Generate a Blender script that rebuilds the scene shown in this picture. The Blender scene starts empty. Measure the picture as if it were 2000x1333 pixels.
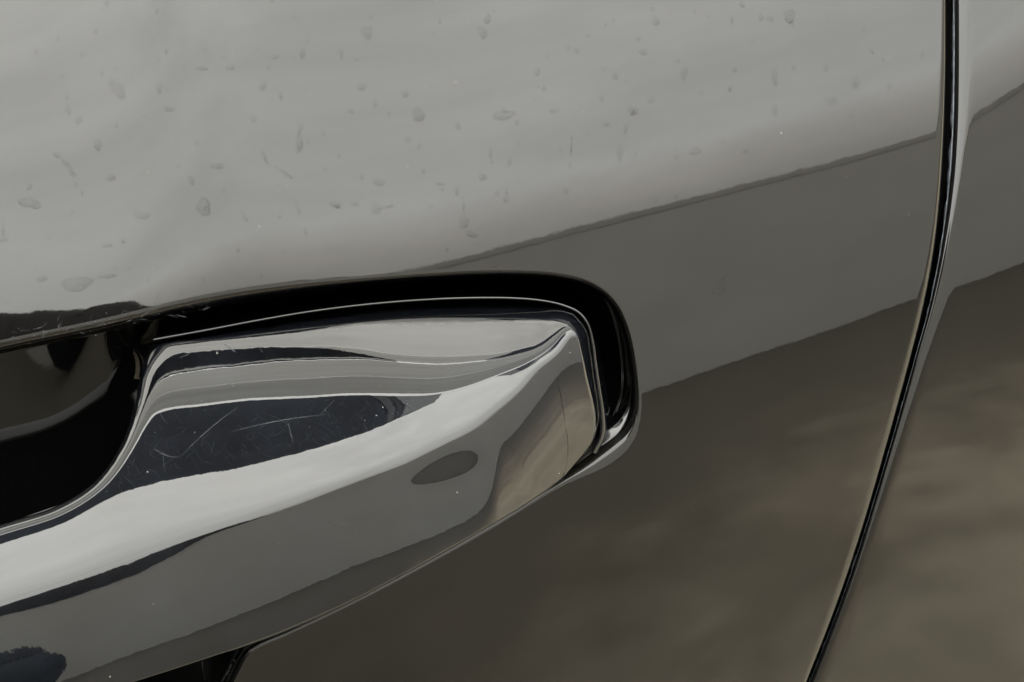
import bpy, math, random
import numpy as np
from mathutils import Vector
rng = random.Random(7)
S = bpy.context.scene
COL = S.collection

# ------------------------------------------------------------------ camera
CAM_DIST, CAM_ELEV, CAM_AZ, CAM_ROLL = 0.50, math.radians(15), math.radians(2), math.radians(17)
LENS = 90.0
PW, PH = 2000.0, 1333.0                         # the photograph's own pixel raster
CP = np.array([CAM_DIST*math.cos(CAM_ELEV)*math.sin(CAM_AZ), -CAM_DIST*math.cos(CAM_ELEV)*math.cos(CAM_AZ), CAM_DIST*math.sin(CAM_ELEV)])
FWD = -CP/np.linalg.norm(CP)
R0 = np.cross(FWD, [0, 0, 1]); R0 /= np.linalg.norm(R0)
U0 = np.cross(R0, FWD)
RGT = math.cos(CAM_ROLL)*R0 - math.sin(CAM_ROLL)*U0
UPV = math.sin(CAM_ROLL)*R0 + math.cos(CAM_ROLL)*U0
cam_d = bpy.data.cameras.new('camera'); cam = bpy.data.objects.new('camera', cam_d); COL.objects.link(cam)
from mathutils import Matrix
cam.matrix_world = Matrix([[RGT[i], UPV[i], -FWD[i], CP[i]] for i in range(3)] + [[0, 0, 0, 1]])
cam_d.lens = LENS; cam_d.sensor_width = 36; cam_d.clip_start = 0.02; cam_d.clip_end = 500
cam_d.dof.use_dof = True; cam_d.dof.focus_distance = 0.487; cam_d.dof.aperture_fstop = 90
S.camera = cam
S.render.resolution_x, S.render.resolution_y = 1024, 682

# ------------------------------------------------------------------ sky, sun, exposure
SUN_EL, SUN_AZ = math.radians(50), math.radians(35)
w = bpy.data.worlds.new('World'); S.world = w; w.use_nodes = True
nt = w.node_tree; nt.nodes.clear()
def N(t, kind, **kw):
    n = t.nodes.new(kind)
    for k, v in kw.items(): setattr(n, k, v)
    return n
sky = N(nt, 'ShaderNodeTexSky', sky_type='NISHITA', sun_disc=False, sun_elevation=SUN_EL, sun_rotation=SUN_AZ)
sky.dust_density = 4; sky.air_density = 1.0
tc = N(nt, 'ShaderNodeTexCoord'); sep = N(nt, 'ShaderNodeSeparateXYZ'); nt.links.new(tc.outputs['Generated'], sep.inputs[0])
ramp = N(nt, 'ShaderNodeValToRGB')                    # overcast: darker at the horizon, brightest overhead
nt.links.new(sep.outputs['Z'], ramp.inputs[0])
cr = ramp.color_ramp
stops = [(0.0, 2.0), (0.205, 3.3), (0.235, 4.5), (0.265, 5.8), (0.36, 6.2), (0.5, 6.6), (0.64, 8.6), (1.0, 9.6)]
cr.elements[0].position = 0; cr.elements[1].position = 1
for p, v in stops[1:-1]: cr.elements.new(p)
for e, (p, v) in zip(cr.elements, stops): e.color = (v/10*(1.05 if p < .25 else 1.01), v/10, v/10*(.90 if p < .25 else .955), 1)
mp = N(nt, 'ShaderNodeMapping'); mp.inputs['Scale'].default_value = (2.0, 2.0, 4.5)
nt.links.new(tc.outputs['Generated'], mp.inputs[0])
nz = N(nt, 'ShaderNodeTexNoise'); nz.inputs['Scale'].default_value = 3.0; nz.inputs['Detail'].default_value = 6; nz.inputs['Roughness'].default_value = .58
nt.links.new(mp.outputs[0], nz.inputs['Vector'])
mr = N(nt, 'ShaderNodeMapRange'); mr.inputs[1].default_value = .35; mr.inputs[2].default_value = .65; mr.inputs[3].default_value = 9.15; mr.inputs[4].default_value = 10.6
nt.links.new(nz.outputs[0], mr.inputs[0])
mul = N(nt, 'ShaderNodeVectorMath', operation='SCALE'); nt.links.new(ramp.outputs[0], mul.inputs[0]); nt.links.new(mr.outputs[0], mul.inputs['Scale'])
mix = N(nt, 'ShaderNodeMix', data_type='RGBA'); mix.inputs[0].default_value = .96
nt.links.new(sky.outputs[0], mix.inputs[6]); nt.links.new(mul.outputs[0], mix.inputs[7])
bg = N(nt, 'ShaderNodeBackground'); bg.inputs[1].default_value = .12
nt.links.new(mix.outputs[2], bg.inputs[0])
wo = N(nt, 'ShaderNodeOutputWorld'); nt.links.new(bg.outputs[0], wo.inputs[0])
sd = bpy.data.lights.new('sun', 'SUN'); sd.energy = 0.6; sd.angle = math.radians(25); sd.color = (1, .96, .9)
so = bpy.data.objects.new('sun', sd); COL.objects.link(so)
sdir = Vector((math.sin(SUN_AZ)*math.cos(SUN_EL), math.cos(SUN_AZ)*math.cos(SUN_EL), math.sin(SUN_EL)))
so.rotation_euler = sdir.to_track_quat('Z', 'Y').to_euler()
S.view_settings.view_transform = 'Standard'; S.view_settings.look = 'None'
S.view_settings.exposure = 3.45; S.view_settings.gamma = 1; S.view_settings.use_curve_mapping = False
S.cycles.max_bounces = 10; S.cycles.glossy_bounces = 8; S.cycles.diffuse_bounces = 3
S.cycles.use_denoising = True
S.cycles.sample_clamp_indirect = 6

# ------------------------------------------------------------------ materials
def mat(name):
    m = bpy.data.materials.new(name); m.use_nodes = True
    t = m.node_tree; return m, t, t.nodes['Principled BSDF']
def paint(name, base, rough=.018, peel=.35, ior=1.5, haze=1.7):
    m, t, b = mat(name)
    b.inputs['Base Color'].default_value = (base[0], base[1], base[2], 1)
    b.inputs['Roughness'].default_value = rough
    b.inputs['IOR'].default_value = ior
    b.inputs['Specular Tint'].default_value = (1, 1, .985, 1)
    g = N(t, 'ShaderNodeNewGeometry')
    n1 = N(t, 'ShaderNodeTexNoise'); n1.inputs['Scale'].default_value = 420; n1.inputs['Detail'].default_value = 2
    n2 = N(t, 'ShaderNodeTexNoise'); n2.inputs['Scale'].default_value = 110; n2.inputs['Detail'].default_value = 1
    t.links.new(g.outputs['Position'], n1.inputs['Vector']); t.links.new(g.outputs['Position'], n2.inputs['Vector'])
    ad = N(t, 'ShaderNodeMath', operation='MULTIPLY_ADD'); ad.inputs[1].default_value = 2.5
    t.links.new(n2.outputs[0], ad.inputs[0]); t.links.new(n1.outputs[0], ad.inputs[2])
    bp = N(t, 'ShaderNodeBump'); bp.inputs['Strength'].default_value = 1.0; bp.inputs['Distance'].default_value = peel*.55e-5
    t.links.new(ad.outputs[0], bp.inputs['Height']); t.links.new(bp.outputs[0], b.inputs['Normal'])
    # faint dust film, uneven
    n3 = N(t, 'ShaderNodeTexNoise'); n3.inputs['Scale'].default_value = 24; n3.inputs['Detail'].default_value = 6; n3.inputs['Roughness'].default_value = .65
    t.links.new(g.outputs['Position'], n3.inputs['Vector'])
    mr = N(t, 'ShaderNodeMapRange'); mr.inputs[1].default_value = .4; mr.inputs[2].default_value = .75; mr.inputs[3].default_value = 0; mr.inputs[4].default_value = 1
    t.links.new(n3.outputs[0], mr.inputs[0])
    mx = N(t, 'ShaderNodeMix', data_type='RGBA'); mx.inputs[6].default_value = (base[0], base[1], base[2], 1); mx.inputs[7].default_value = (base[0]*haze, base[1]*haze, base[2]*haze*1.05, 1)
    t.links.new(mr.outputs[0], mx.inputs[0]); t.links.new(mx.outputs[2], b.inputs['Base Color'])
    return m
def flat(name, col, rough=.8, noise=None, spec=.2):
    m, t, b = mat(name); b.inputs['Roughness'].default_value = rough; b.inputs['Specular IOR Level'].default_value = spec
    if noise:
        g = N(t, 'ShaderNodeNewGeometry'); n = N(t, 'ShaderNodeTexNoise'); n.inputs['Scale'].default_value = noise[0]; n.inputs['Detail'].default_value = 6
        t.links.new(g.outputs['Position'], n.inputs['Vector'])
        r = N(t, 'ShaderNodeMapRange'); r.inputs[1].default_value = .3; r.inputs[2].default_value = .7; t.links.new(n.outputs[0], r.inputs[0])
        x = N(t, 'ShaderNodeMix', data_type='RGBA'); x.inputs[6].default_value = (*[c*(1-noise[1]) for c in col], 1); x.inputs[7].default_value = (*[c*(1+noise[1]) for c in col], 1)
        t.links.new(r.outputs[0], x.inputs[0]); t.links.new(x.outputs[2], b.inputs['Base Color'])
    else: b.inputs['Base Color'].default_value = (*col, 1)
    return m

M_PAINT = paint('black_car_paint', (.0010, .0010, .00095), haze=2.2)
M_HANDLE = paint('black_handle_paint', (.0012, .0014, .0018), peel=.95, haze=4.5)
M_PLASTIC = paint('black_plastic', (.0015, .0017, .002), rough=.10, peel=.2, ior=1.45)
M_CUP = paint('dimmed_paint', (.0009, .0009, .0009), rough=.03, peel=.4, ior=1.36)  # car paint with weaker reflection, dimming the recess
M_BACK = flat('moulded_plastic', (.004, .004, .0045), .55, (60, .3), .3)
M_RUBBER = paint('dark_rubber', (.004, .004, .004), rough=.6, peel=.2, ior=1.3)

# ------------------------------------------------------------------ maths helpers
KX = 36.0/LENS/PW
def ray(px, py):
    px = np.asarray(px, float); py = np.asarray(py, float)
    a = (px-PW/2)*KX; b = -(py-PH/2)*KX
    return FWD + a[..., None]*RGT + b[..., None]*UPV
def at(px, py, Y=0.0):
    d = ray(px, py); t = (np.asarray(Y)-CP[1])/d[..., 1]
    return CP + d*t[..., None]
def pix(P):
    v = P-CP; z = v@FWD
    return (v@RGT)/z/KX+PW/2, PH/2-(v@UPV)/z/KX
def sm(x): x = np.clip(x, 0, 1); return x*x*(3-2*x)
def pchip(xs, ys):
    xs = np.array(xs, float); ys = np.array(ys, float); h = np.diff(xs); d = np.diff(ys)/h
    m = np.zeros_like(xs); m[0] = d[0]; m[-1] = d[-1]
    for i in range(1, len(xs)-1):
        if d[i-1]*d[i] > 0:
            w1 = 2*h[i]+h[i-1]; w2 = h[i]+2*h[i-1]; m[i] = (w1+w2)/(w1/d[i-1]+w2/d[i])
        else: m[i] = 0
    def f(x):
        x = np.asarray(x, float); xc = np.clip(x, xs[0], xs[-1]); i = np.clip(np.searchsorted(xs, xc)-1, 0, len(xs)-2)
        t = (xc-xs[i])/h[i]; a = ys[i]; b = ys[i+1]
        v = (2*t**3-3*t**2+1)*a+(t**3-2*t**2+t)*h[i]*m[i]+(-2*t**3+3*t**2)*b+(t**3-t**2)*h[i]*m[i+1]
        return v + np.where(x < xs[0], (x-xs[0])*m[0], 0) + np.where(x > xs[-1], (x-xs[-1])*m[-1], 0)
    return f
def crom(pts, n, closed=False, alpha=.5):
    """smooth curve through points, resampled evenly to n points"""
    P = np.array(pts, float)
    if closed: Q = np.vstack([P[-1], P, P[0], P[1]])
    else: Q = np.vstack([2*P[0]-P[1], P, 2*P[-1]-P[-2]])
    out = []
    for i in range(1, len(Q)-2):
        p0, p1, p2, p3 = Q[i-1], Q[i], Q[i+1], Q[i+2]
        t0 = 0; t1 = t0+np.linalg.norm(p1-p0)**alpha; t2 = t1+np.linalg.norm(p2-p1)**alpha; t3 = t2+np.linalg.norm(p3-p2)**alpha
        t = np.linspace(t1, t2, 40, endpoint=False)[:, None]
        A1 = (t1-t)/(t1-t0)*p0+(t-t0)/(t1-t0)*p1; A2 = (t2-t)/(t2-t1)*p1+(t-t1)/(t2-t1)*p2; A3 = (t3-t)/(t3-t2)*p2+(t-t2)/(t3-t2)*p3
        B1 = (t2-t)/(t2-t0)*A1+(t-t0)/(t2-t0)*A2; B2 = (t3-t)/(t3-t1)*A2+(t-t1)/(t3-t1)*A3
        out.append((t2-t)/(t2-t1)*B1+(t-t1)/(t2-t1)*B2)
    out = np.vstack(out+([P[:1]] if closed else [P[-1:]]))
    L = np.r_[0, np.cumsum(np.linalg.norm(np.diff(out, axis=0), axis=1))]
    s = np.linspace(0, L[-1], n+1)[:-1] if closed else np.linspace(0, L[-1], n)
    return np.stack([np.interp(s, L, out[:, k]) for k in range(out.shape[1])], 1)
def blur(A, n, axis, k=1):
    for _ in range(n):
        A = np.moveaxis(A, axis, 0); Q = np.concatenate([A[:1], A, A[-1:]]); A = (Q[:-2]+2*Q[1:-1]+Q[2:])/4; A = np.moveaxis(A, 0, axis)
    return A
def place(B, Y):
    return CP + (B-CP)*((Y-CP[1])/(B[..., 1]-CP[1]))[..., None]
def refl(P, n):
    d = P-CP; d /= np.linalg.norm(d, axis=-1, keepdims=True)
    r = d-2*(d*n).sum(-1, keepdims=True)*n
    return r
def solve(B, phi, j0, Y0, passes=14, lim=40., smooth=2):
    """relief whose mirror images fall where they should: B base points on the plane Y=0 [i,j], phi wanted reflection
    angle above the horizon, Y0[i] depth along the column index j0; returns depth Y[i,j]"""
    ni, nj = phi.shape; Y = np.repeat(Y0[:, None], nj, 1)
    for it in range(passes):
        P = place(B, Y); Ti = np.gradient(P, axis=0)
        Ys = np.repeat(Y0[:, None], 1, 1)
        Pm = (P[:, 1:]+P[:, :-1])/2; Tim = (Ti[:, 1:]+Ti[:, :-1])/2; ph = (phi[:, 1:]+phi[:, :-1])/2
        dB = B[:, 1:]-B[:, :-1]; Bm = (B[:, 1:]+B[:, :-1])/2; Ym = (Y[:, 1:]+Y[:, :-1])/2
        k = (Ym-CP[1])/(-CP[1]); ln = np.linalg.norm(dB, axis=-1)
        def f(th):
            s = np.tan(th)*ln                     # dY over the step
            T = dB*k[..., None] + (Bm-CP)*(s/(-CP[1]))[..., None]
            n = np.cross(Tim, T); n /= np.linalg.norm(n, axis=-1, keepdims=True)
            n = np.where(n[..., 1:2] > 0, -n, n)
            r = refl(Pm, n)
            return np.degrees(np.arctan2(r[..., 2], -r[..., 1])) , s
        lo = np.full(ln.shape, -math.radians(83)); hi = -lo
        # angle grows or falls with th depending on the column direction
        fa, _ = f(np.full(ln.shape, -.3)); fb, _ = f(np.full(ln.shape, .3)); up = fb > fa
        for _ in range(34):
            mid = (lo+hi)/2; v, s = f(mid); v = np.where(v < -170, v+360, v)
            go = (v < ph) == up
            lo = np.where(go, mid, lo); hi = np.where(go, hi, mid)
        _, s = f((lo+hi)/2)
        Yn = np.zeros_like(Y); Yn[:, j0] = Y0
        Yn[:, j0+1:] = Y0[:, None]+np.cumsum(s[:, j0:], 1)
        Yn[:, :j0] = Y0[:, None]-np.cumsum(s[:, :j0][:, ::-1], 1)[:, ::-1]
        Yn = blur(Yn, smooth, 0)
        Y = .5*Y+.5*Yn if it else Yn
    return Y
def angles(P, closed_i=False):
    Ti = np.gradient(P, axis=0); Tj = np.gradient(P, axis=1); n = np.cross(Ti, Tj); n /= np.linalg.norm(n, axis=-1, keepdims=True)
    n = np.where(n[..., 1:2] > 0, -n, n); r = refl(P, n)
    return np.degrees(np.arctan2(r[..., 2], -r[..., 1])), np.degrees(np.arctan2(r[..., 0], -r[..., 1]))
def bil(G, x0, dx, y0, dy, x, y):
    u = np.clip((x-x0)/dx, 0, G.shape[0]-1.001); v = np.clip((y-y0)/dy, 0, G.shape[1]-1.001)
    i = u.astype(int); j = v.astype(int); a = u-i; b = v-j
    # cubic (Catmull-Rom) so that reflections stay smooth
    def cw(t): return [(-t+2*t*t-t**3)/2, (2-5*t*t+3*t**3)/2, (t+4*t*t-3*t**3)/2, (-t*t+t**3)/2]
    wa = cw(a); wb = cw(b); out = 0
    for k in range(4):
        for l in range(4):
            out = out+wa[k]*wb[l]*G[np.clip(i+k-1, 0, G.shape[0]-1), np.clip(j+l-1, 0, G.shape[1]-1)]
    return out

def tag(o, label=None, cat=None, group=None, kind=None):
    if label: o['label'] = label
    if cat: o['category'] = cat
    if group: o['group'] = group
    if kind: o['kind'] = kind
    return o
def mesh(name, V, F, m, parent=None, smooth=True):
    me = bpy.data.meshes.new(name); me.from_pydata([tuple(v) for v in np.asarray(V).reshape(-1, 3)], [], [tuple(int(i) for i in f) for f in F])
    me.materials.append(m); me.update()
    if smooth: me.polygons.foreach_set('use_smooth', [True]*len(me.polygons))
    o = bpy.data.objects.new(name, me); COL.objects.link(o)
    if parent: o.parent = parent
    return o
def gridfaces(ni, nj, ci=False, cj=False, off=0, flip=False):
    I = np.arange(ni if ci else ni-1); J = np.arange(nj if cj else nj-1)
    i, j = np.meshgrid(I, J, indexing='ij'); i = i.ravel(); j = j.ravel(); i2 = (i+1) % ni; j2 = (j+1) % nj
    q = np.stack([i*nj+j, i2*nj+j, i2*nj+j2, i*nj+j2], 1)+off
    return q[:, ::-1] if flip else q
def gridmesh(name, P, m, parent=None, ci=False, cj=False, flip=False):
    return mesh(name, P, gridfaces(P.shape[0], P.shape[1], ci, cj, 0, flip), m, parent)
def box(c, s):
    c = np.array(c); s = np.array(s)/2
    V = [c+s*np.array(k) for k in [(-1,-1,-1),(1,-1,-1),(1,1,-1),(-1,1,-1),(-1,-1,1),(1,-1,1),(1,1,1),(-1,1,1)]]
    return V, [(0,3,2,1),(4,5,6,7),(0,1,5,4),(1,2,6,5),(2,3,7,6),(3,0,4,7)]

WALL_D, GZ = 10.0, -0.95
E_BASE = math.degrees(math.atan2(GZ, WALL_D)); E_TOP = 12.0

# ------------------------------------------------------------------ door surface: solved relief over the plane Y = 0
XA, XB, ZA, ZB, ST = -.34, .28, -.28, .22, .002
gx = np.arange(XA, XB, ST); gz = np.arange(ZA, ZB, ST)
GB = np.stack(np.meshgrid(gx, gz, indexing='ij'), -1); GB = np.stack([GB[..., 0], 0*GB[..., 0], GB[..., 1]], -1)
gpx, gpy = pix(GB)
D1 = pchip([-900, -400, 0, 200, 350, 600, 750, 850, 1000, 1200, 1400, 1600, 1750, 1840, 1900, 2000, 2300],
           [980, 800, 690, 637, 592, 557, 540, 520, 482, 430, 380, 330, 290, 262, 236, 168, -10])
D2 = pchip([-900, 0, 600, 1000, 1250, 1400, 1600, 1700, 1800, 1900, 2000, 2300],
           [1350, 1130, 960, 850, 765, 712, 645, 608, 572, 545, 506, 380])
def door_phi(x, y):
    a = D1(x); b = D2(x)
    wall = E_TOP-(y-a)/(b-a)*(E_TOP-E_BASE)
    up = a-y; skyv = E_TOP+.030*up+4.2*sm((480-x)/300)*sm(up/50)
    dn = y-b; gr = E_BASE-.030*dn
    return np.where(y < a, skyv, np.where(y > b, gr, wall))
dphi = blur(blur(door_phi(gpx, gpy), 6, 0), 6, 1)
j0 = int(np.argmin(abs(gz+.02)))
DY = solve(GB, dphi, j0, .35*gx**2*1.0, passes=8, smooth=3)
def doorY(px, py):
    B = at(px, py, 0.); return bil(DY, XA, ST, ZA, ST, B[..., 0], B[..., 2])
def doorP(px, py, dy=0.): return at(px, py, doorY(px, py)+dy)

# ------------------------------------------------------------------ the car
car = bpy.data.objects.new('car', None); COL.objects.link(car)
tag(car, 'glossy black car seen close at its door handle, dried water spots on the paint', 'car')

# outline of the recess in the door (pixels of the photograph, laid on the door surface)
OUT = [(0,692),(200,650),(400,604),(560,578),(700,560),(850,547),(980,542),(1090,548),(1150,564),(1190,594),(1214,640),(1228,700),(1233,760),(1228,805),(1208,846),(1160,884),(1100,926),
       (1040,966),(950,1022),(830,1090),(690,1164),(560,1226),(490,1258),(472,1276),(450,1318),(424,1372),(384,1440),(318,1505),(180,1565),(0,1620),(-300,1700),(-600,1755),(-760,1720),(-830,1600),(-840,1400),(-800,1150),(-700,980),(-500,850),(-250,755)]
K = 900
O = crom(OUT, K, closed=True)
tan = np.roll(O, -1, 0)-np.roll(O, 1, 0); tan /= np.linalg.norm(tan, axis=1, keepdims=True)
ON = np.stack([tan[:, 1], -tan[:, 0]], 1)            # outward for clockwise-on-screen order
for _ in range(6): ON = (np.roll(ON, 1, 0)+ON*2+np.roll(ON, -1, 0))/4
ON /= np.linalg.norm(ON, axis=1, keepdims=True)
# right-hand edge of the door: the gap
GY = [-700, -300, 0, 100, 200, 300, 400, 500, 600, 700, 800, 900, 1000, 1142, 1333, 1700, 2300]
GXL = [1834, 1844, 1848, 1848, 1846, 1842, 1835, 1823, 1804, 1779, 1752, 1724, 1695, 1649, 1576, 1422, 1152]
GXR = [1849, 1858, 1862, 1862, 1861, 1857, 1848, 1834, 1814, 1787, 1759, 1730, 1700, 1654, 1581, 1428, 1158]
gL = pchip(GY, GXL); gR = pchip(GY, GXR)
# outer frame of the door: follow each outline point outwards
def outer(k):
    o = O[k]; c = np.array([300., 1000.]); d = ON[k]*.35+(o-c)/np.linalg.norm(o-c)*.65; d /= np.linalg.norm(d)
    t = 4000.
    for lo, ax, sgn in ((-1500, 0, -1), (-1050, 1, -1), (2600, 1, 1)):
        if d[ax]*sgn > 1e-6: t = min(t, (lo-o[ax])/d[ax])
    for _ in range(1):                                  # the gap
        a, b = 0., t
        if o[0]+d[0]*t > gL(o[1]+d[1]*t):
            for _ in range(50):
                m_ = (a+b)/2
                if o[0]+d[0]*m_ > gL(o[1]+d[1]*m_): b = m_
                else: a = m_
            t = b
    return o+d*t
OU = np.array([outer(k) for k in range(K)])
for _ in range(3): OU = (np.roll(OU, 1, 0)+OU*2+np.roll(OU, -1, 0))/4
OU[:, 0] = np.where(OU[:, 0] > gL(OU[:, 1])-40, gL(OU[:, 1]), OU[:, 0])
DISTS = np.r_[0, .6, 1.5, 3, 5, 7.5, 10, 13, 16.5, 20, 24, 28, 33, 39, 46, 54, 64]
def fil_w(k):  # width of the rolled lip in px (narrower on the lower right)
    return 30
low = sm((O[:, 1]-(1010-.3*O[:, 0]+300*0+150))/120.)      # 1 along the lower edge
low = np.where((O[:, 0] > 1000) & (O[:, 1] > 800), np.maximum(low, sm((O[:, 1]-800)/60)), low)
low = np.where((O[:, 0] > 400) & (O[:, 1] > 850), 1., low)
for _ in range(8): low = (np.roll(low, 1)+2*low+np.roll(low, -1))/4
lr = np.exp(-(((O[:, 0]-1175)/85.)**2+((O[:, 1]-868)/75.)**2))
RHO = 26-10*low-11*(1-low)*sm((O[:, 0]-480)/300.)+30*lr; LDEP = .0036-.0021*low
def lip_depth(d, rho=24., depth=.0036):
    u = np.clip(1-d/rho, 0, 1); return depth*(1-np.sqrt(np.clip(1-u**2.6, 0, 1)))
def hem_depth(g, rho, depth=.0016):
    u = np.clip(1-g/rho, 0, 1); return depth*(1-np.sqrt(np.clip(1-u**3, 0, 1)))
rings = []
ex, ey = O[:, 0], O[:, 1]
for i in range(len(DISTS)):
    p = O+ON*DISTS[i]; rings.append((p, np.full(K, DISTS[i])))
last = rings[-1][0]; far = np.linalg.norm(OU-last, axis=1)
NR = 120
hem = np.array([60, 48, 38, 30, 24, 18, 13, 9, 6, 3.5, 2, .8, 0])
ts = np.linspace(0, 1, NR+1)[1:]
for t in ts: rings.append((last+(OU-last)*(t**1.15*(1-0.0))*((far-64)/far)[:, None], np.full(K, 999.)))
hd = (OU-last)/far[:, None]
base = rings[-1][0]
for h in hem: rings.append((base+hd*(64-h*1.0)*1.0, np.full(K, 999.)))
V = []
for p, d in rings:
    g = np.maximum(gL(p[:, 1])-p[:, 0], 0)
    V.append(doorP(p[:, 0], p[:, 1], lip_depth(d, RHO, LDEP)+hem_depth(g, 13., .0009)))
V = V[::-1]
# hem turns in at the gap / outer frame
first = V[0]
V = [first+np.array([-.0006*0, z, 0]) for z in (.012, .006, .002, .0008)] + V
# recess wall and bowl
rim = V[-1]
cx = np.clip(O[:, 0], -520, 1000)
AX = np.stack([cx*0+np.clip(O[:, 0]*.92-20, -560, 1040), 0*cx], 1); AX[:, 1] = 1265-(AX[:, 0]+400)*.345
def floor_depth(px, w):
    lowside = (O[:, 1] > AX[:, 1])*1.
    for _ in range(10): lowside = (np.roll(lowside, 1)+2*lowside+np.roll(lowside, -1))/4
    ridge = .0014*sm((px-1000)/120.)*np.exp(-((w-.055)/.013)**2)
    deep = sm((310-px)/150.)                       # deep pocket to the left, steep narrow channel round the fixed end
    return .0055-ridge+.045*np.clip(w, 0, .5)*(1-deep)*(1-.45*lowside*(1-sm((w-.3)/.3)))+deep*(((.019+.0005*(1-w)*np.sin(px/55.+1.2))*sm(w/.16)+.0065*w)*(1-lowside)+(.0215*w+.004*sm((w-.55)/.45))*lowside)
def inward(n_px, dz):                                # sloping ledge inside the rim, wide at the lower right corner
    p_ = O-ON*(n_px*lr)[:, None]; q_ = at(p_[:, 0], p_[:, 1], rim[:, 1]); return q_+np.array([0, 1, 0])*(dz*lr)[:, None]
for f_ in (.1, .3, .55, .8, 1.): V.append(inward(20*f_, .0011*f_**1.3))
rim = V[-1]
for dz, w in ((.0012, .002), (.003, .006), (.005, .012)): V.append(rim*(1-w)+w*at(AX[:, 0], AX[:, 1], 0.)+np.array([0, dz, 0]))
for w in np.r_[np.linspace(.016, .15, 28), np.linspace(.18, 1, 32)]:
    p = O+(AX-O)*w
    P = at(O[:, 0], O[:, 1], 0.)*(1-w)+at(AX[:, 0], AX[:, 1], 0.)*w
    V.append(P+np.array([0, 1, 0])*(rim[:, 1]*(1-w)+.006*w+floor_depth(p[:, 0], w))[:, None])
ncut = len(V)-63
door = gridmesh('door_panel', np.array(V[:ncut+3]), M_PAINT, car, cj=True)
cup = gridmesh('recess_cup', np.array(V[ncut+2:]), M_CUP, door, cj=True)

# ------------------------------------------------------------------ panel on the other side of the gap
ys = np.r_[np.linspace(-1050, 2600, 500)]
off = np.r_[0, .8, 2, 4, 6, 9, 13, 18, 24, 31, 39, 48, 58, 70, 84, 100, 125, 150, np.arange(180, 1100, 30)]
PP = []
for o_ in off:
    x = gR(ys)+2.6+o_; PP.append(doorP(x, ys, hem_depth(np.full(len(ys), o_), 36., np.interp(ys, [350, 650], [.0014, .0006]))+.0003))
PP = np.array(PP); a0 = PP[0]
PP = np.concatenate([[a0+np.array([.0, .012, 0]), a0+np.array([0, .005, 0]), a0+np.array([0, .0015, 0])], PP])
side = gridmesh('rear_panel', PP, M_PAINT, car)
# worn seam edge: a thin ridged bead of old sealant just inside the panel's edge
rs = np.random.RandomState(3)
n = len(ys); wob = blur(rs.randn(n), 2, 0)*1.8
SE = []
for k, (dx, dy) in enumerate(((-2.4, .0060), (-2.6, .0034), (-1.6, .0024), (0., .0018), (1.6, .0015), (3.0, .0021))):
    ww = np.interp(ys, [-700, 0, 60, 300, 420, 700, 1333], [.5, .6, 1, 1, .8, .35, .1])
    SE.append(doorP(gR(ys)+(dx*ww)+(wob if k in (1, 2) else 0), ys, dy*1.0))
M_SEAL = flat('worn_sealant', (.085, .095, .11), .35, (700, .6), .5)
gridmesh('edge_seal', np.array(SE), M_SEAL, side)
# dark door jamb behind the gap
J = np.array([doorP(gL(ys)-60, ys, .013), doorP(gR(ys)+70, ys, .013)])
gridmesh('door_jamb', J, M_RUBBER, car)

# ------------------------------------------------------------------ handle
TOP = [(-1000,1335),(-500,1185),(0,1032),(120,992),(195,940),(245,865),(270,790),(284,722),(306,678),(420,662),(600,640),(800,622),(950,621),(1040,624),(1085,627),(1108,634)]
BOT = [(-960,1715),(-420,1560),(80,1392),(230,1342),(330,1310),(400,1287),(440,1274),(466,1266),(495,1255),(560,1230),(690,1172),(830,1098),(950,1030),(1040,975),(1100,930),(1135,892)]
RIGHT = [(1108,634),(1126,655),(1136,690),(1147,740),(1158,785),(1163,820),(1155,862),(1135,892)]
NI, NJ = 460, 230
tb = crom([(a[0], a[1], b[0], b[1]) for a, b in zip(TOP, BOT)], NI)
Rg = crom(RIGHT, NJ)
bb = np.linspace(0, 1, NJ)
G = np.zeros((NI, NJ, 2))
for c in range(2): G[:, :, c] = tb[:, c][:, None]*(1-bb)+tb[:, 2+c][:, None]*bb
bulge = Rg-G[-1]
u_ = np.clip((np.arange(NI)/(NI-1)-.80)/.20, 0, 1)**2.2
G = G+u_[:, None, None]*bulge[None]
HX, HY = G[..., 0], G[..., 1]
# reflection bands traced on the handle, y as a function of x, with the wanted angle
L1 = pchip([-1000,0,200,300,400,500,600,712,825,937,1050,1118,1165], [1150,800,703,676,662,652,640,624,619,622,626,632,640])
L2 = pchip([-1000,0,200,290,320,412,525,637,712,760,850,960,1050,1118,1165], [1180,860,745,700,684,675,670,670,678,688,694,690,672,636,645])
L3 = pchip([-1000,0,200,290,315,375,487,562,700,760,850,960,1050,1118,1165], [1250,960,820,770,742,726,714,706,702,706,712,704,682,638,648])
L4 = pchip([-1000,0,120,200,250,277,300,337,394,487,600,700,825,862,919,975,1031,1080,1118,1165], [1320,1020,980,932,872,836,806,795,789,778,773,768,769,766,752,731,708,676,641,652])
L6 = pchip([-1000,0,122,217,311,375,450,562,700,787,862,919,975,1031,1080,1118,1165], [1380,1057,1015,970,946,933,921,894,852,815,779,760,739,716,682,644,655])
L7 = pchip([-1000,0,140,280,420,560,700,787,862,919,975,1012,1045,1085,1118,1165], [1560,1185,1138,1085,1038,990,937,905,871,841,796,762,722,690,650,660])
L8 = pchip([-1000,0,73,175,280,385,425,560,700,862,919,975,1012,1045,1085,1118,1165], [1600,1208,1192,1161,1122,1068,1043,994,941,875,845,800,766,727,694,654,664])
L9 = pchip([-1000,-300,0,122,280,420,560,700,800,880,925,952,966,970,976,1000,1035,1072,1095,1132,1165], [1750,1480,1378,1333,1271,1222,1166,1105,1068,1035,1010,984,950,915,878,850,806,755,725,706,712])
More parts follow.
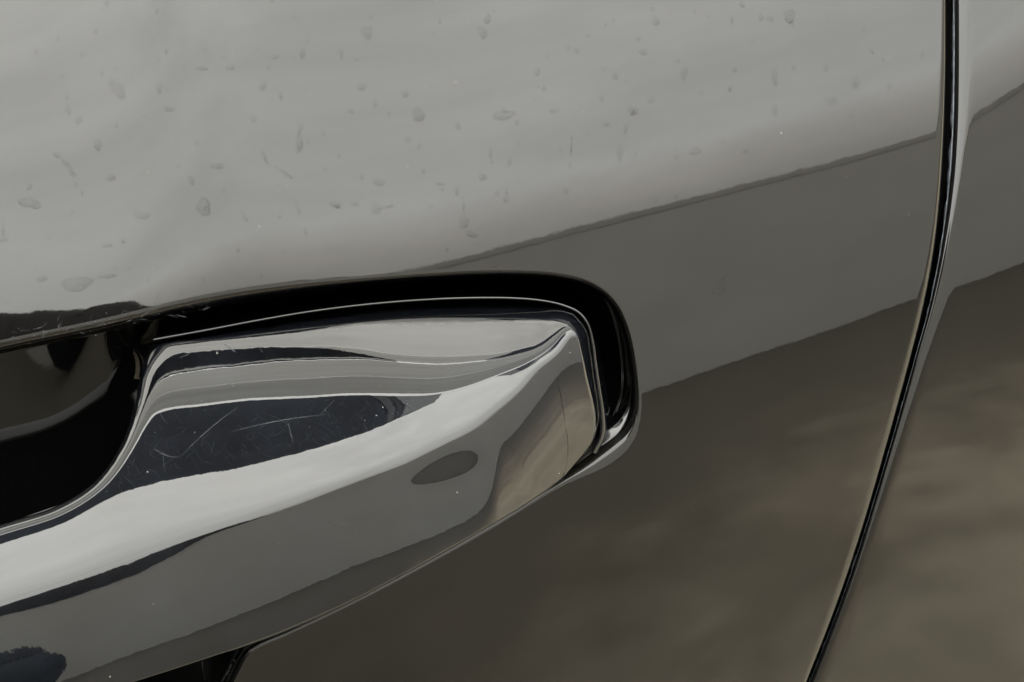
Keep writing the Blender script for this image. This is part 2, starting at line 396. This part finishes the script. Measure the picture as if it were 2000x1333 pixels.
# the relief is solved on a regular oblique grid along the bar and then sampled
E1 = np.array([math.cos(math.radians(21)), -math.sin(math.radians(21))]); E2 = np.array([-E1[1], E1[0]])
OR = np.array([600., 935.]); SA, SB, TA, TB, SS = -1800., 700., -360., 420., 4.
sg = np.arange(SA, SB, SS); tg = np.arange(TA, TB, SS)
x = OR[0]+sg[:, None]*E1[0]+tg[None]*E2[0]; y = OR[1]+sg[:, None]*E1[1]+tg[None]*E2[1]
l1 = L1(x); l2 = np.maximum(L2(x), l1+1); l3 = np.maximum(L3(x), l2+1); l4 = np.maximum(L4(x), l3+3)
l6 = np.maximum(L6(x), l4+8); l7 = np.maximum(L7(x), l6+4); l8 = np.maximum(L8(x), l7+2.5); l9 = np.maximum(L9(x), l8+6)
leftw = sm((430-x)/200)
curves = [(l1-60, 116), (l1-6, 113), (l1+2, 109), (l2, 104.5), (l3, 98), (l4-1, 79), (l4+6, 73.5), (l6, 58), (l7-.35*(l7-l6), 44), (l7-.10*(l7-l6), 33), (l7, 12.5+5.5*leftw), (l8, 11), (l9, E_BASE), (l9+120, -24), (l9+260, -50)]
CY = np.array([c[0] for c in curves]); CV = np.array([c[1]+0*x for c in curves])
for k in range(1, len(CY)): CY[k] = np.maximum(CY[k], CY[k-1]+.5)
hphi = CV[0].copy()
for k in range(len(CY)-1):
    t = np.clip((y-CY[k])/(CY[k+1]-CY[k]), 0, 1); hphi = np.where(y >= CY[k], CV[k]+(CV[k+1]-CV[k])*t, hphi)
hphi = np.where(y > CY[-1], CV[-1], hphi)
ca, sa = math.cos(math.radians(-22)), math.sin(math.radians(-22))
du = ((x-866)*ca+(y-915)*sa)/100; dv = (-(x-868)*sa+(y-915)*ca)/32
dv = dv/(1+.38*np.clip(du, -1.6, 1.6)); we = np.exp(-np.clip(du**2+dv**2, 0, 30)**2*.9); hphi = hphi*(1-we)-8.5*we     # a shallow dent that mirrors the ground
hphi = blur(blur(hphi, 3, 0), 1, 1)
SBASE = at(x, y, 0.)
jb = int((0-TA)/SS)
xa = x[:, jb]
Y0 = -.0225+.0115*np.clip((xa-600)/560, 0, 1.15)**2.0+.012*np.clip((-650-xa)/350, 0, 1)**2
Y0 = Y0+doorY(np.clip(xa, -700, 1300), y[:, jb])*.6
SY = solve(SBASE, hphi, jb, Y0, passes=14, smooth=3)
def handleY(px, py):
    dx = px-OR[0]; dy = py-OR[1]; return bil(SY, SA, SS, TA, SS, dx*E1[0]+dy*E1[1], dx*E2[0]+dy*E2[1])
HYd = handleY(HX, HY)
# rolled lip along the free edge over the pocket
fe = crom([(-1000,1335),(-500,1185),(0,1032),(120,992),(195,940),(245,865),(270,790),(284,722),(306,678)], 500)
near = HX < 420
dd_ = np.full(HX.shape, 99.); hx = HX[near]; hy = HY[near]; best = np.full(hx.shape, 1e9)
for q0 in range(0, 500, 5): best = np.minimum(best, ((fe[q0:q0+5, 0][:, None]-hx)**2+(fe[q0:q0+5, 1][:, None]-hy)**2).min(0))
dd_[near] = np.sqrt(best)
HYd = HYd+.0006*np.exp(-dd_/7.)*sm((420-HX)/100)
HP = place(at(HX, HY, 0.), HYd)
# boundary loop and rolled flanks
loop_idx = [(i, 0) for i in range(NI)]+[(NI-1, j) for j in range(1, NJ)]+[(i, NJ-1) for i in range(NI-2, -1, -1)]+[(0, j) for j in range(NJ-2, 0, -1)]
LI = np.array(loop_idx); LP = G[LI[:, 0], LI[:, 1]]; LY = HYd[LI[:, 0], LI[:, 1]]
tn = np.roll(LP, -2, 0)-np.roll(LP, 2, 0); tn /= np.linalg.norm(tn, axis=1, keepdims=True)
LN = np.stack([tn[:, 1], -tn[:, 0]], 1)
for _ in range(14): LN = (np.roll(LN, 1, 0)+2*LN+np.roll(LN, -1, 0))/4
LN /= np.linalg.norm(LN, axis=1, keepdims=True)
topfix = (LI[:, 1] == 0) & (LP[:, 0] > 296)                     # top of the fixed end
rightfix = (LI[:, 0] == NI-1)
free = (LI[:, 1] == 0) & (LP[:, 0] <= 296)
wid = np.where(topfix | rightfix, 22., np.where(free, 7., 3.)).astype(float)
wid = np.where(topfix, np.interp(LP[:, 0], [296, 420, 700, 900, 1110], [9, 14, 26, 32, 30]), wid)
wid = np.where(rightfix, np.interp(LI[:, 1]/(NJ-1), [0, .15, .6, .85, 1], [30, 24, 12, 6, 3]), wid)
drop = np.where(free, .007, .020)
for _ in range(20): wid = (np.roll(wid, 1)+2*wid+np.roll(wid, -1))/4; drop = (np.roll(drop, 1)+2*drop+np.roll(drop, -1))/4
verts = [HP.reshape(-1, 3)]; faces = [gridfaces(NI, NJ)]
nb = NI*NJ; prev = LI[:, 0]*NJ+LI[:, 1]; nL = len(LI)
for f_, dr in ((.06, .018), (.12, .038), (.28, .095), (.45, .17), (.62, .28), (.78, .43), (.9, .63), (1., .85), (1.02, 1.15), (.6, 1.3), (-2, 1.35)):
    p = LP+LN*(wid*f_)[:, None] if f_ > 0 else LP-LN*20
    Yv = LY+drop*dr
    verts.append(at(p[:, 0], p[:, 1], Yv)); cur = nb+np.arange(nL); nb += nL
    faces.append(np.stack([prev, cur, np.roll(cur, -1), np.roll(prev, -1)], 1)); prev = cur
i_ = np.arange(NI-1); bot = NI-1+NJ-1+NI-1-i_                 # close the back
faces = np.vstack(faces); bring = verts[-1]
hroot = bpy.data.objects.new('door_handle', None); COL.objects.link(hroot); hroot.parent = car
grip = mesh('grip', np.vstack(verts), faces, M_HANDLE, hroot)
mesh('grip_back', bring, [tuple(f) for f in np.stack([i_, i_+1, bot-1, bot], 1)]+[tuple(range(NI-1, NI+NJ-1))], M_BACK, hroot, False)

# base plate with its bead (the thin bright line round the fixed end)
BEAD = [(300,664),(400,646),(500,627),(600,610),(700,597),(800,588),(900,583),(1000,583),(1060,588),(1100,597),(1130,611),(1148,634),(1157,668),(1163,715),(1170,765),(1176,810),(1176,850),(1160,885)]
bc = crom(BEAD, 300)
bt = np.gradient(bc, axis=0); bt /= np.linalg.norm(bt, axis=1, keepdims=True); bn = np.stack([bt[:, 1], -bt[:, 0]], 1)
sec = []
wv = np.interp(np.arange(300)/299, [0, .7, .78, .95, 1], [1, 1, 1.3, 2.6, 2.2])
bdep = np.interp(np.arange(300)/299, [0, .75, 1], [-.0005, .0005, .0005])
for t_ in np.linspace(-math.pi*.62, math.pi*.62, 13):
    o_ = math.sin(t_)*2.6*wv; dd = (1-math.cos(t_))*.00026*wv
    q = bc+bn*o_[:, None]; sec.append(at(q[:, 0], q[:, 1], doorY(q[:, 0], q[:, 1])+bdep+dd))
q = bc+bn*(7*wv)[:, None]; outw = at(q[:, 0], q[:, 1], doorY(q[:, 0], q[:, 1])+bdep+.0055)
q = bc-bn*(4*wv)[:, None]; inw = at(q[:, 0], q[:, 1], doorY(q[:, 0], q[:, 1])+bdep+.0065)
sec = [inw]+sec+[outw]
gridmesh('bezel', np.array(sec), M_HANDLE, hroot)

# ------------------------------------------------------------------ what the paint mirrors
# ground
m_, t_, b_ = mat('paving'); b_.inputs['Roughness'].default_value = .85; b_.inputs['Specular IOR Level'].default_value = .15
g_ = N(t_, 'ShaderNodeNewGeometry'); s2 = N(t_, 'ShaderNodeSeparateXYZ'); t_.links.new(g_.outputs['Position'], s2.inputs[0])
n1 = N(t_, 'ShaderNodeTexNoise'); n1.inputs['Scale'].default_value = .9; n1.inputs['Detail'].default_value = 7; n1.inputs['Roughness'].default_value = .62
mpg = N(t_, 'ShaderNodeMapping'); mpg.inputs['Scale'].default_value = (2.0, .75, 1); t_.links.new(g_.outputs['Position'], mpg.inputs[0]); t_.links.new(mpg.outputs[0], n1.inputs['Vector'])
def mth(op, a, b=None, c=None):
    n = N(t_, 'ShaderNodeMath', operation=op)
    for k, v in enumerate((a, b, c)):
        if v is None: continue
        if hasattr(v, 'name') or hasattr(v, 'links'): t_.links.new(v, n.inputs[k])
        else: n.inputs[k].default_value = v
    return n.outputs[0]
# dark damp soil by the wall, wearing to pale dusty paving towards the right
v_ = mth('ADD', mth('MULTIPLY', mth('MINIMUM', s2.outputs[0], .8), .9), mth('MULTIPLY', mth('ADD', s2.outputs[1], 3.4), .5))
n2_ = N(t_, 'ShaderNodeTexNoise'); n2_.inputs['Scale'].default_value = 2.6; n2_.inputs['Detail'].default_value = 4; t_.links.new(mpg.outputs[0], n2_.inputs['Vector'])
v_ = mth('ADD', v_, mth('MULTIPLY_ADD', n1.outputs[0], 1.3, -.75))
v_ = mth('ADD', v_, mth('MULTIPLY_ADD', n2_.outputs[0], 1.2, -.65))
u_ = mth('MULTIPLY_ADD', v_, .4, .4)
rp = N(t_, 'ShaderNodeValToRGB'); t_.links.new(u_, rp.inputs[0])
re = rp.color_ramp.elements; re[0].position = .1; re[0].color = (.078, .070, .054, 1); re[1].position = 1.0; re[1].color = (.44, .395, .30, 1)
e = re.new(.3); e.color = (.098, .086, .064, 1)
e = re.new(.6); e.color = (.185, .160, .120, 1)
t_.links.new(rp.outputs[0], b_.inputs['Base Color'])
V_, F_ = [(-60, -WALL_D-50, GZ), (60, -WALL_D-50, GZ), (60, 50, GZ), (-60, 50, GZ)], [(0, 1, 2, 3)]
tag(mesh('ground', V_, F_, m_, smooth=False), kind='structure')
# plain rendered wall across the yard
wt = WALL_D*math.tan(math.radians(E_TOP))
wall = bpy.data.objects.new('garden_wall', None); COL.objects.link(wall); wall.location = (0, -WALL_D, GZ)
tag(wall, 'long plain grey rendered wall across the yard, mirrored in the black paint', 'wall')
M_WALL = flat('grey_render', (.40, .398, .372), .9, (1.2, .05))
V_, F_ = box((0, -.15, (wt-GZ-.08)/2), (50, .3, wt-GZ-.08)); mesh('render_face', V_, F_, M_WALL, wall, False)
V_, F_ = box((0, -.15, wt-GZ-.04), (50, .315, .08)); mesh('coping', V_, F_, flat('coping_stone', (.35, .345, .32), .9), wall, False)

# made-up unseen roof, its sheets and bars laid out to mirror as handle bands
CH = 2.3
def yphi(p): return -CH/math.tan(math.radians(p))
roof_root = bpy.data.objects.new('added_roof', None); COL.objects.link(roof_root); roof_root.location = (0, 0, GZ)
tag(roof_root, 'made-up roof of translucent and dark sheets, added to be mirrored in the handle top', 'added_roof')
def sheet_mat(name, T, col=(1, 1, 1)):
    m = bpy.data.materials.new(name); m.use_nodes = True; t = m.node_tree; t.nodes.clear()
    g = N(t, 'ShaderNodeNewGeometry'); n = N(t, 'ShaderNodeTexNoise'); n.inputs['Scale'].default_value = 3.0; n.inputs['Detail'].default_value = 4
    mp = N(t, 'ShaderNodeMapping'); mp.inputs['Scale'].default_value = (.35, 3, 1); t.links.new(g.outputs['Position'], mp.inputs[0]); t.links.new(mp.outputs[0], n.inputs['Vector'])
    r = N(t, 'ShaderNodeMapRange'); r.inputs[1].default_value = .3; r.inputs[2].default_value = .7; r.inputs[3].default_value = T*.85; r.inputs[4].default_value = T*1.15
    t.links.new(n.outputs[0], r.inputs[0])
    c = N(t, 'ShaderNodeCombineColor')
    for k in range(3):
        mm = N(t, 'ShaderNodeMath', operation='MULTIPLY'); mm.inputs[1].default_value = col[k]; t.links.new(r.outputs[0], mm.inputs[0]); t.links.new(mm.outputs[0], c.inputs[k])
    a = N(t, 'ShaderNodeBsdfTranslucent'); d = N(t, 'ShaderNodeBsdfDiffuse'); ad = N(t, 'ShaderNodeAddShader'); o = N(t, 'ShaderNodeOutputMaterial')
    t.links.new(c.outputs[0], a.inputs[0]); d.inputs[0].default_value = (T*.2*col[0], T*.2*col[1], T*.2*col[2], 1)
    t.links.new(a.outputs[0], ad.inputs[0]); t.links.new(d.outputs[0], ad.inputs[1]); t.links.new(ad.outputs[0], o.inputs[0]); return m
def sheet(y0, y1, x0, x1, T, name='added_sheet', col=(1, 1, .97), dz=0., curve=0.):
    xs = np.linspace(x0, x1, 25); V = []
    for y_ in (y0, y1): V.append([(x_, y_, CH-GZ+dz) for x_ in xs])
    return gridmesh(name, np.array(V), sheet_mat(name, T, col), roof_root)
XC = .0
sheet(yphi(58), yphi(75.0), -3.5, XC, .035, 'added_dark_sheet', (.85, .93, 1.1))  # added sheet, mirrored as the navy patch on the handle
sheet(yphi(58), yphi(74.6), XC-.01, XC+.07, .085, 'fade_sheet', (.95, 1, 1.06), .004)  # added strips that fade the mirrored patch at its right end
sheet(yphi(58), yphi(74.3), XC+.06, XC+.11, .05, 'fade_sheet', (.95, 1, 1.06), .008)
sheet(yphi(58), yphi(74.3), XC+.10, XC+.40, .2, 'fade_sheet', (.97, 1, 1.03), .012)
sheet(yphi(77.3), yphi(88), -3.5, 4, .26)
sheet(yphi(88.1), yphi(97.6), -3.5, 4, .36)
sheet(yphi(98.3), yphi(103), -3.5, 4, .37)
sheet(yphi(103.1), yphi(109), -3.5, 4, .50)
sheet(yphi(109.1), 3.4, -3.5, 4, .52)
M_BAR = flat('dark_bar', (.015, .016, .02), .5)
def streak_bar(y0, y1, x0, x1, h=.05, name='streak_bar', z=None):
    V_, F_ = box(((x0+x1)/2, (y0+y1)/2, CH-GZ-.03-h/2 if z is None else z), (x1-x0, y1-y0, h)); return mesh(name, V_, F_, M_BAR, roof_root, False)
def taper(y0, y1, x0, x1):                           # end of the added bar, pointed so its mirrored streak tapers
    zt = CH-GZ-.03; V_ = []; xs = np.linspace(x0, x1, 12); n = 12; F_ = []
    for z_ in (zt, zt-.05):
        for s_ in (0, 1):
            for x_ in xs:
                t = (x_-x0)/(x1-x0); V_.append((x_, y0+(y1-y0)*(1-t**1.7) if s_ else y0-.002, z_))
    for k in range(n-1): F_ += [(k, k+1, n+k+1, n+k), (2*n+k, 3*n+k, 3*n+k+1, 2*n+k+1), (k, 2*n+k, 2*n+k+1, k+1), (n+k, n+k+1, 3*n+k+1, 3*n+k)]
    return mesh('streak_bar', V_, F_, M_BAR, roof_root, False)
streak_bar(yphi(98.7), yphi(102.6), -3.5, -.2)  # added bars, mirrored as dark streaks on the top facet
taper(yphi(98.7), yphi(102.6), -.2, .32)
streak_bar(yphi(97.75), yphi(98.15), -3.5, .32, .02, 'streak_line')
for x_ in (-3.4, 3.8):
    V_, F_ = box((x_, 3.2, (CH-GZ)/2), (.1, .1, CH-GZ-.02)); mesh('added_post', V_, F_, M_BAR, roof_root, False)

# dark hedge rising behind the wall; left hedge and dark figure stand-in are added
def foliage(name, blobs, n, size, m, label, cat, loc):
    r_ = np.random.RandomState(11); V = []; F = []
    tot = sum(b[3]*b[4]*b[5] for b in blobs)
    for (cx_, cy_, cz_, rx, ry, rz) in blobs:
        k = max(20, int(n*rx*ry*rz/tot))
        d = r_.randn(k, 3); d /= np.linalg.norm(d, axis=1, keepdims=True); d *= .93*(r_.rand(k, 1)**.25)
        c = np.array([cx_, cy_, cz_])+d*np.array([rx, ry, rz])
        a = r_.randn(k, 3); a /= np.linalg.norm(a, axis=1, keepdims=True); b = np.cross(a, r_.randn(k, 3)); b /= np.linalg.norm(b, axis=1, keepdims=True)
        s = size*(.6+.8*r_.rand(k, 1)); i0 = len(V)
        q = np.stack([c-a*s, c-b*s*.5, c+a*s, c+b*s*.5], 1).reshape(-1, 3)
        F += [(i0+4*j, i0+4*j+1, i0+4*j+2, i0+4*j+3) for j in range(k)]; V += list(q)
    cores = []; cf = []
    for (cx_, cy_, cz_, rx, ry, rz) in blobs:
        u = np.linspace(0, 2*math.pi, 17)[:-1]; v = np.linspace(.05, math.pi-.05, 9); uu, vv = np.meshgrid(u, v, indexing='ij')
        rr = .95+.015*r_.randn(*uu.shape)
        P_ = np.stack([cx_+rx*rr*np.sin(vv)*np.cos(uu), cy_+ry*rr*np.sin(vv)*np.sin(uu), cz_+rz*rr*np.cos(vv)], -1)
        cf.append(gridfaces(16, 9, True, False, sum(len(c) for c in cores))); cores.append(P_.reshape(-1, 3))
    root = bpy.data.objects.new(name, None); COL.objects.link(root); root.location = loc
    mesh('crown', np.vstack(cores), np.vstack(cf), m, root)
    tag(root, label, cat); f = mesh('leaves', V, F, m, root, False); f['kind'] = 'stuff'; return root
M_LEAF = flat('dark_leaf', (.007, .006, .006), .6, (3, .4)); M_BLOB = flat('navy_blob', (.010, .014, .020), .6, (3, .4))
def az2x(a, D): return D*math.tan(math.radians(a))
D = 13.
bl = []
for a, p in ((-15.6, 13.2), (-16.6, 14.8), (-18, 16.5), (-20, 18.0), (-21.5, 19), (-23, 19.6), (-25, 20), (-28, 20.5), (-31, 19), (-35, 20), (-39, 22), (-44, 23)):
    zt = D*math.tan(math.radians(p))-GZ; bl.append((az2x(a, D), 0, zt*.5, .45 if a > -17 else .95, .8, zt*.5))
foliage('hedge', bl, 26000, .05, M_LEAF, 'dark hedge rising above the grey wall, mirrored as a dark streak left of the handle', 'hedge', (0, -D, GZ))
foliage('figure_blob', [(-.1, 0, 1.0, 1.15, .8, 1.1), (.45, 0, .7, .75, .6, .8), (-1.3, 0, 1.2, 1.2, .8, 1.2)], 14000, .045, M_BLOB, 'dark bluish leafy blob added in place of a person, mirrored low in the handle', 'figure_blob', (-4.35, -8.0, GZ))  # leafy blob added as stand-in for the dark mirrored figure

tl = [(0, yy, 2.2+.3*math.sin(yy*3), 1.1, 1.3, 2.7+.3*math.sin(yy*2)) for yy in np.arange(-4.2, 6, 1.2)]  # left hedge added to block pale reflections in recess and gap
foliage('hedge', tl, 12000, .08, M_LEAF, 'tall dark hedge added unseen on the left, to darken reflections in recess and gap', 'hedge', (-4.5, 0, GZ))
# ------------------------------------------------------------------ dirt and wear on the paint
def decal_mat(name, col, rough, alpha):
    m = bpy.data.materials.new(name); m.use_nodes = True; t = m.node_tree; b = t.nodes['Principled BSDF']
    b.inputs['Base Color'].default_value = (*col, 1); b.inputs['Roughness'].default_value = rough; b.inputs['Specular IOR Level'].default_value = .1
    at_ = N(t, 'ShaderNodeAttribute', attribute_name='film'); g = N(t, 'ShaderNodeNewGeometry')
    n = N(t, 'ShaderNodeTexNoise'); n.inputs['Scale'].default_value = 1500; n.inputs['Detail'].default_value = 3; t.links.new(g.outputs['Position'], n.inputs['Vector'])
    r = N(t, 'ShaderNodeMapRange'); r.inputs[1].default_value = .3; r.inputs[2].default_value = .7; r.inputs[3].default_value = .35*alpha; r.inputs[4].default_value = 1.35*alpha
    t.links.new(n.outputs[0], r.inputs[0]); mu = N(t, 'ShaderNodeMath', operation='MULTIPLY'); t.links.new(r.outputs[0], mu.inputs[0]); t.links.new(at_.outputs['Fac'], mu.inputs[1])
    t.links.new(mu.outputs[0], b.inputs['Alpha']); return m
def film(name, V, F, A, m, parent):
    o = mesh(name, V, F, m, parent); a = o.data.attributes.new('film', 'FLOAT', 'POINT'); a.data.foreach_set('value', np.asarray(A, dtype=np.float32)); o['kind'] = 'stuff'; return o
SPOTS = [(232,178,10,16,-20),(218,160,6,6,0),(226,135,4,4,0),(311,173,5,9,0),(154,235,6,7,0),(191,283,7,11,10),(112,303,8,5,25),(128,318,9,5,45),(138,333,5,8,-20),(144,342,5,4,0),(58,397,20,10,20),(58,364,4,8,10),(216,347,8,7,0),
(276,420,17,7,5),(398,405,12,17,-25),(374,353,5,8,-20),(424,325,11,6,0),(516,307,3,14,-25),(555,338,3,18,-55),(585,278,6,16,-10),(587,250,4,9,0),(514,169,6,8,0),(450,133,8,5,0),(394,134,10,4,0),(330,214,10,4,10),(591,105,6,9,0),(538,112,6,4,-20),(655,401,10,6,20),
(477,424,3,11,-30),(581,405,3,12,-20),(495,233,5,7,0),(133,214,5,9,-15),(131,189,3,5,0),(7,469,8,4,0),(6,450,3,11,0),(210,480,8,4,0),(548,188,3,9,0),(150,555,26,14,-15),(210,540,16,4,-8),(82,545,9,6,0),
(717,64,9,14,0),(666,105,4,8,-15),(942,64,8,11,-25),(952,38,6,9,0),(707,170,9,6,0),(792,184,7,5,20),(685,217,6,4,30),(817,225,11,12,0),(984,226,18,9,-5),(894,246,4,8,-30),(797,273,5,6,0),(958,298,3,9,0),(740,357,12,5,10),(860,359,10,3,10),
(735,408,9,9,0),(757,404,10,3,-15),(658,400,11,5,20),(693,398,7,4,0),(892,373,4,8,0),(921,458,10,6,20),(906,433,10,11,0),(1116,285,2,12,0),(1113,320,2,7,0),(1211,299,5,16,5),(1222,252,4,8,15),(1236,217,8,9,0),(1272,195,6,6,0),(1256,102,7,6,0),
(1280,41,7,9,-20),(1126,100,4,5,0),(1109,94,5,4,0),(1049,140,5,8,0),(1062,172,4,5,0),(1083,216,7,5,0),(1202,149,5,7,0),(1175,193,4,5,0),(1185,243,5,4,0),(1105,373,5,5,0),(942,346,7,7,0),(988,390,5,5,0),(828,333,4,6,0),
(1542,32,11,12,0),(1504,37,6,6,0),(1486,34,5,6,0),(1449,9,5,6,0),(1429,38,3,7,0),(1336,144,6,11,0),(1513,152,5,15,0),(1513,217,6,9,0),(1613,133,5,6,0),(1671,162,7,9,0),(1736,168,5,6,0),(1622,197,10,8,0),(1427,173,4,5,0),(1435,137,4,4,0),
(1358,296,9,7,0),(1321,306,5,5,0),(1456,296,5,4,0),(1324,120,3,3,0),(1369,182,4,3,0),(1405,560,16,12,-50),(975,523,12,2,5),(1095,290,2,6,0),(905,400,2,14,-5),(350,325,3,3,0)]
r_ = np.random.RandomState(5)
for _ in range(230):
    X_, Y_ = r_.uniform(-150, 1830), r_.uniform(-80, 640)
    if Y_ < D1(X_)-15: SPOTS.append((X_, Y_, *(r_.uniform(1.2, 3.4)*np.array([1, r_.uniform(.8, 2.2)])), r_.uniform(-30, 20)))
V = []; F = []; A = []
for (X_, Y_, a_, b_, an) in SPOTS:
    n = 22; th = np.arange(n)*2*math.pi/n; wobb = 1+.13*np.sin(2*th+r_.uniform(0, 6))+.10*np.sin(3*th+r_.uniform(0, 6))+.06*np.sin(5*th+r_.uniform(0, 6))
    c_, s__ = math.cos(math.radians(an)), math.sin(math.radians(an)); i0 = len(V); strength = r_.uniform(.6, 1)
    low_ = (.62, 1.0)
    for q, al in ((0, .5), (.55, .55), (.82, .75), (.92, .95), (1.08, 0)):
        ux = a_*1.1*q*wobb*np.cos(th); uy = b_*1.1*q*wobb*np.sin(th)
        P_ = doorP(X_+ux*c_-uy*s__, Y_+ux*s__+uy*c_, -.00003)
        V += list(P_); A += list(al*strength*(.8+.35*np.sin(th+.4)))
    F += [tuple(f) for f in gridfaces(5, n, False, True, i0)]
film('water_spots', V, F, A, decal_mat('dried_water', (.015, .015, .014), .5, .21), door)
def specks(pts, surf, parent, seed):
    r_ = np.random.RandomState(seed); V = []; F = []; A = []
    for (X_, Y_, R_) in pts:
        n = 7; th = np.arange(n)*2*math.pi/n+r_.uniform(0, 1); i0 = len(V); e_ = r_.uniform(.7, 1.4)
        V.append(surf(np.array(X_), np.array(Y_), -.00006)); V += list(surf(X_+R_*e_*np.cos(th), Y_+R_*np.sin(th), -.00002)); A += [1]+[.8]*n
        F += [(i0, i0+1+k, i0+1+(k+1) % n) for k in range(n)]
    return film('dust_specks', V, F, A, M_DUST, parent)
M_DUST = decal_mat('pale_dust', (.15, .15, .14), .9, .7)
PT = [(288,335,3.4),(593,343,2.4),(507,443,2),(890,161,3.4),(1526,260,2.3),(829,170,1.7),(715,40,1.6),(777,270,1.4),(796,325,1.4),(779,402,1.3),(120,588,1.5),(1941,44,1.5),(1355,1000,1.1),(394,50,1.3),(310,163,1.8)]
for _ in range(150): PT.append((r_.uniform(0, 1820), r_.uniform(0, 540), r_.uniform(.5, 1.0)))
for _ in range(40):                                   # along the scuffed top lip of the recess
    X_ = r_.uniform(30, 420); PT.append((X_, np.interp(X_, [0, 350, 600], [665, 600, 560])+r_.normal(0, 9), r_.uniform(.35, .9)))
specks(PT, doorP, door, 2)
def handP(px, py, dy=0.): return at(px, py, handleY(px, py)+dy)
PH_ = [(288,922,1.9),(748,796,1.6),(893,962,1.7),(868,631,1.2),(1113,689,1.6),(424,690,2.4),(970,897,1.2),(215,1322,1.8),(300,1180,1.3),(545,1060,1.3),(735,812,1.5),(380,845,1.4),(1092,925,1.4)]
for _ in range(150):
    X_ = r_.uniform(0, 1090); PH_.append((X_, np.interp(X_, [0, 120, 195, 245, 270, 306, 1090], [1050, 1010, 965, 895, 820, 700, 650])+abs(r_.normal(0, 90)), r_.uniform(.4, .8)))
specks(PH_, handP, grip, 3)
def strokes(name, L, surf, parent, m, seed):
    V = []; F = []; A = []
    for (p0, p1, bend, wd, al) in L:
        n = 9; t = np.linspace(0, 1, n)[:, None]; p0 = np.array(p0, float); p1 = np.array(p1, float); d = p1-p0; nn = np.array([-d[1], d[0]])/max(np.linalg.norm(d), 1)
        c = p0+d*t+nn*bend*4*t*(1-t); taper = np.sin(math.pi*np.clip(t*.94+.03, 0, 1))
        a = c+nn*wd*.5; b = c-nn*wd*.5; i0 = len(V)
        V += list(surf(a[:, 0], a[:, 1], -.00002)); V += list(surf(b[:, 0], b[:, 1], -.00002)); A += list((al*taper[:, 0]))*2
        F += [(i0+k, i0+k+1, i0+n+k+1, i0+n+k) for k in range(n-1)]
    return film(name, V, F, A, m, parent)
M_SCR = decal_mat('scratch', (.055, .058, .062), .6, .8)
SC = [((300,875),(352,893),6,2.4,.5),((352,893),(465,795),-4,2,.5),((448,845),(640,810),-5,2,.6),((560,815),(572,865),0,2,.45),((448,745),(457,757),0,3,.9),((437,672),(462,689),0,2.2,.8),((505,676),(512,688),0,2,.5),((664,680),(672,687),0,2.2,.8),
      ((318,882),(322,925),0,1.6,.4),((350,700),(372,690),0,1.8,.4),((640,1020),(700,1038),-4,2,.18),((620,815),(655,780),0,1.6,.4),((310,800),(330,830),3,1.5,.3)]
for _ in range(230):
    X_ = r_.uniform(230, 800); Yc = np.interp(X_, [220, 300, 450, 700, 860], [950, 860, 850, 815, 780]); hw = np.interp(X_, [220, 300, 700, 860], [12, 55, 40, 12])
    Y_ = Yc+r_.uniform(-hw, hw); a = math.radians(r_.choice([-38, -20, 35, 65, -60])+r_.normal(0, 10)); ln = r_.uniform(6, 42)
    SC.append(((X_, Y_), (X_+ln*math.cos(a), Y_+ln*math.sin(a)), r_.normal(0, 3), r_.uniform(.6, 1.5), r_.uniform(.04, .17)))
M_LINE = decal_mat('reflection_line', (.006, .006, .006), .4, .5)  # dark reflection line painted onto the handle's end cap
strokes('reflection_line', [((1086,735),(1104,830),-2,2,.8),((1104,830),(1108,900),-3,2,.8),((1108,900),(1076,965),-6,2,.7)], handP, grip, M_LINE, 1)
strokes('scratches', SC, handP, grip, M_SCR, 1)
SD = [((300,600),(318,595),0,2,.5),((395,606),(410,600),0,2.5,.6)]
for _ in range(60):
    X_ = r_.uniform(20, 400); Y_ = np.interp(X_, [0, 350, 600], [668, 600, 560])+r_.normal(0, 8); a = math.radians(r_.choice([-40, -15, 10, -60])+r_.normal(0, 12)); ln = r_.uniform(5, 26)
    SD.append(((X_, Y_), (X_+ln*math.cos(a), Y_+ln*math.sin(a)), r_.normal(0, 1.5), r_.uniform(.6, 1.4), r_.uniform(.25, .8)))
strokes('scratches', SD, doorP, door, M_SCR, 1)
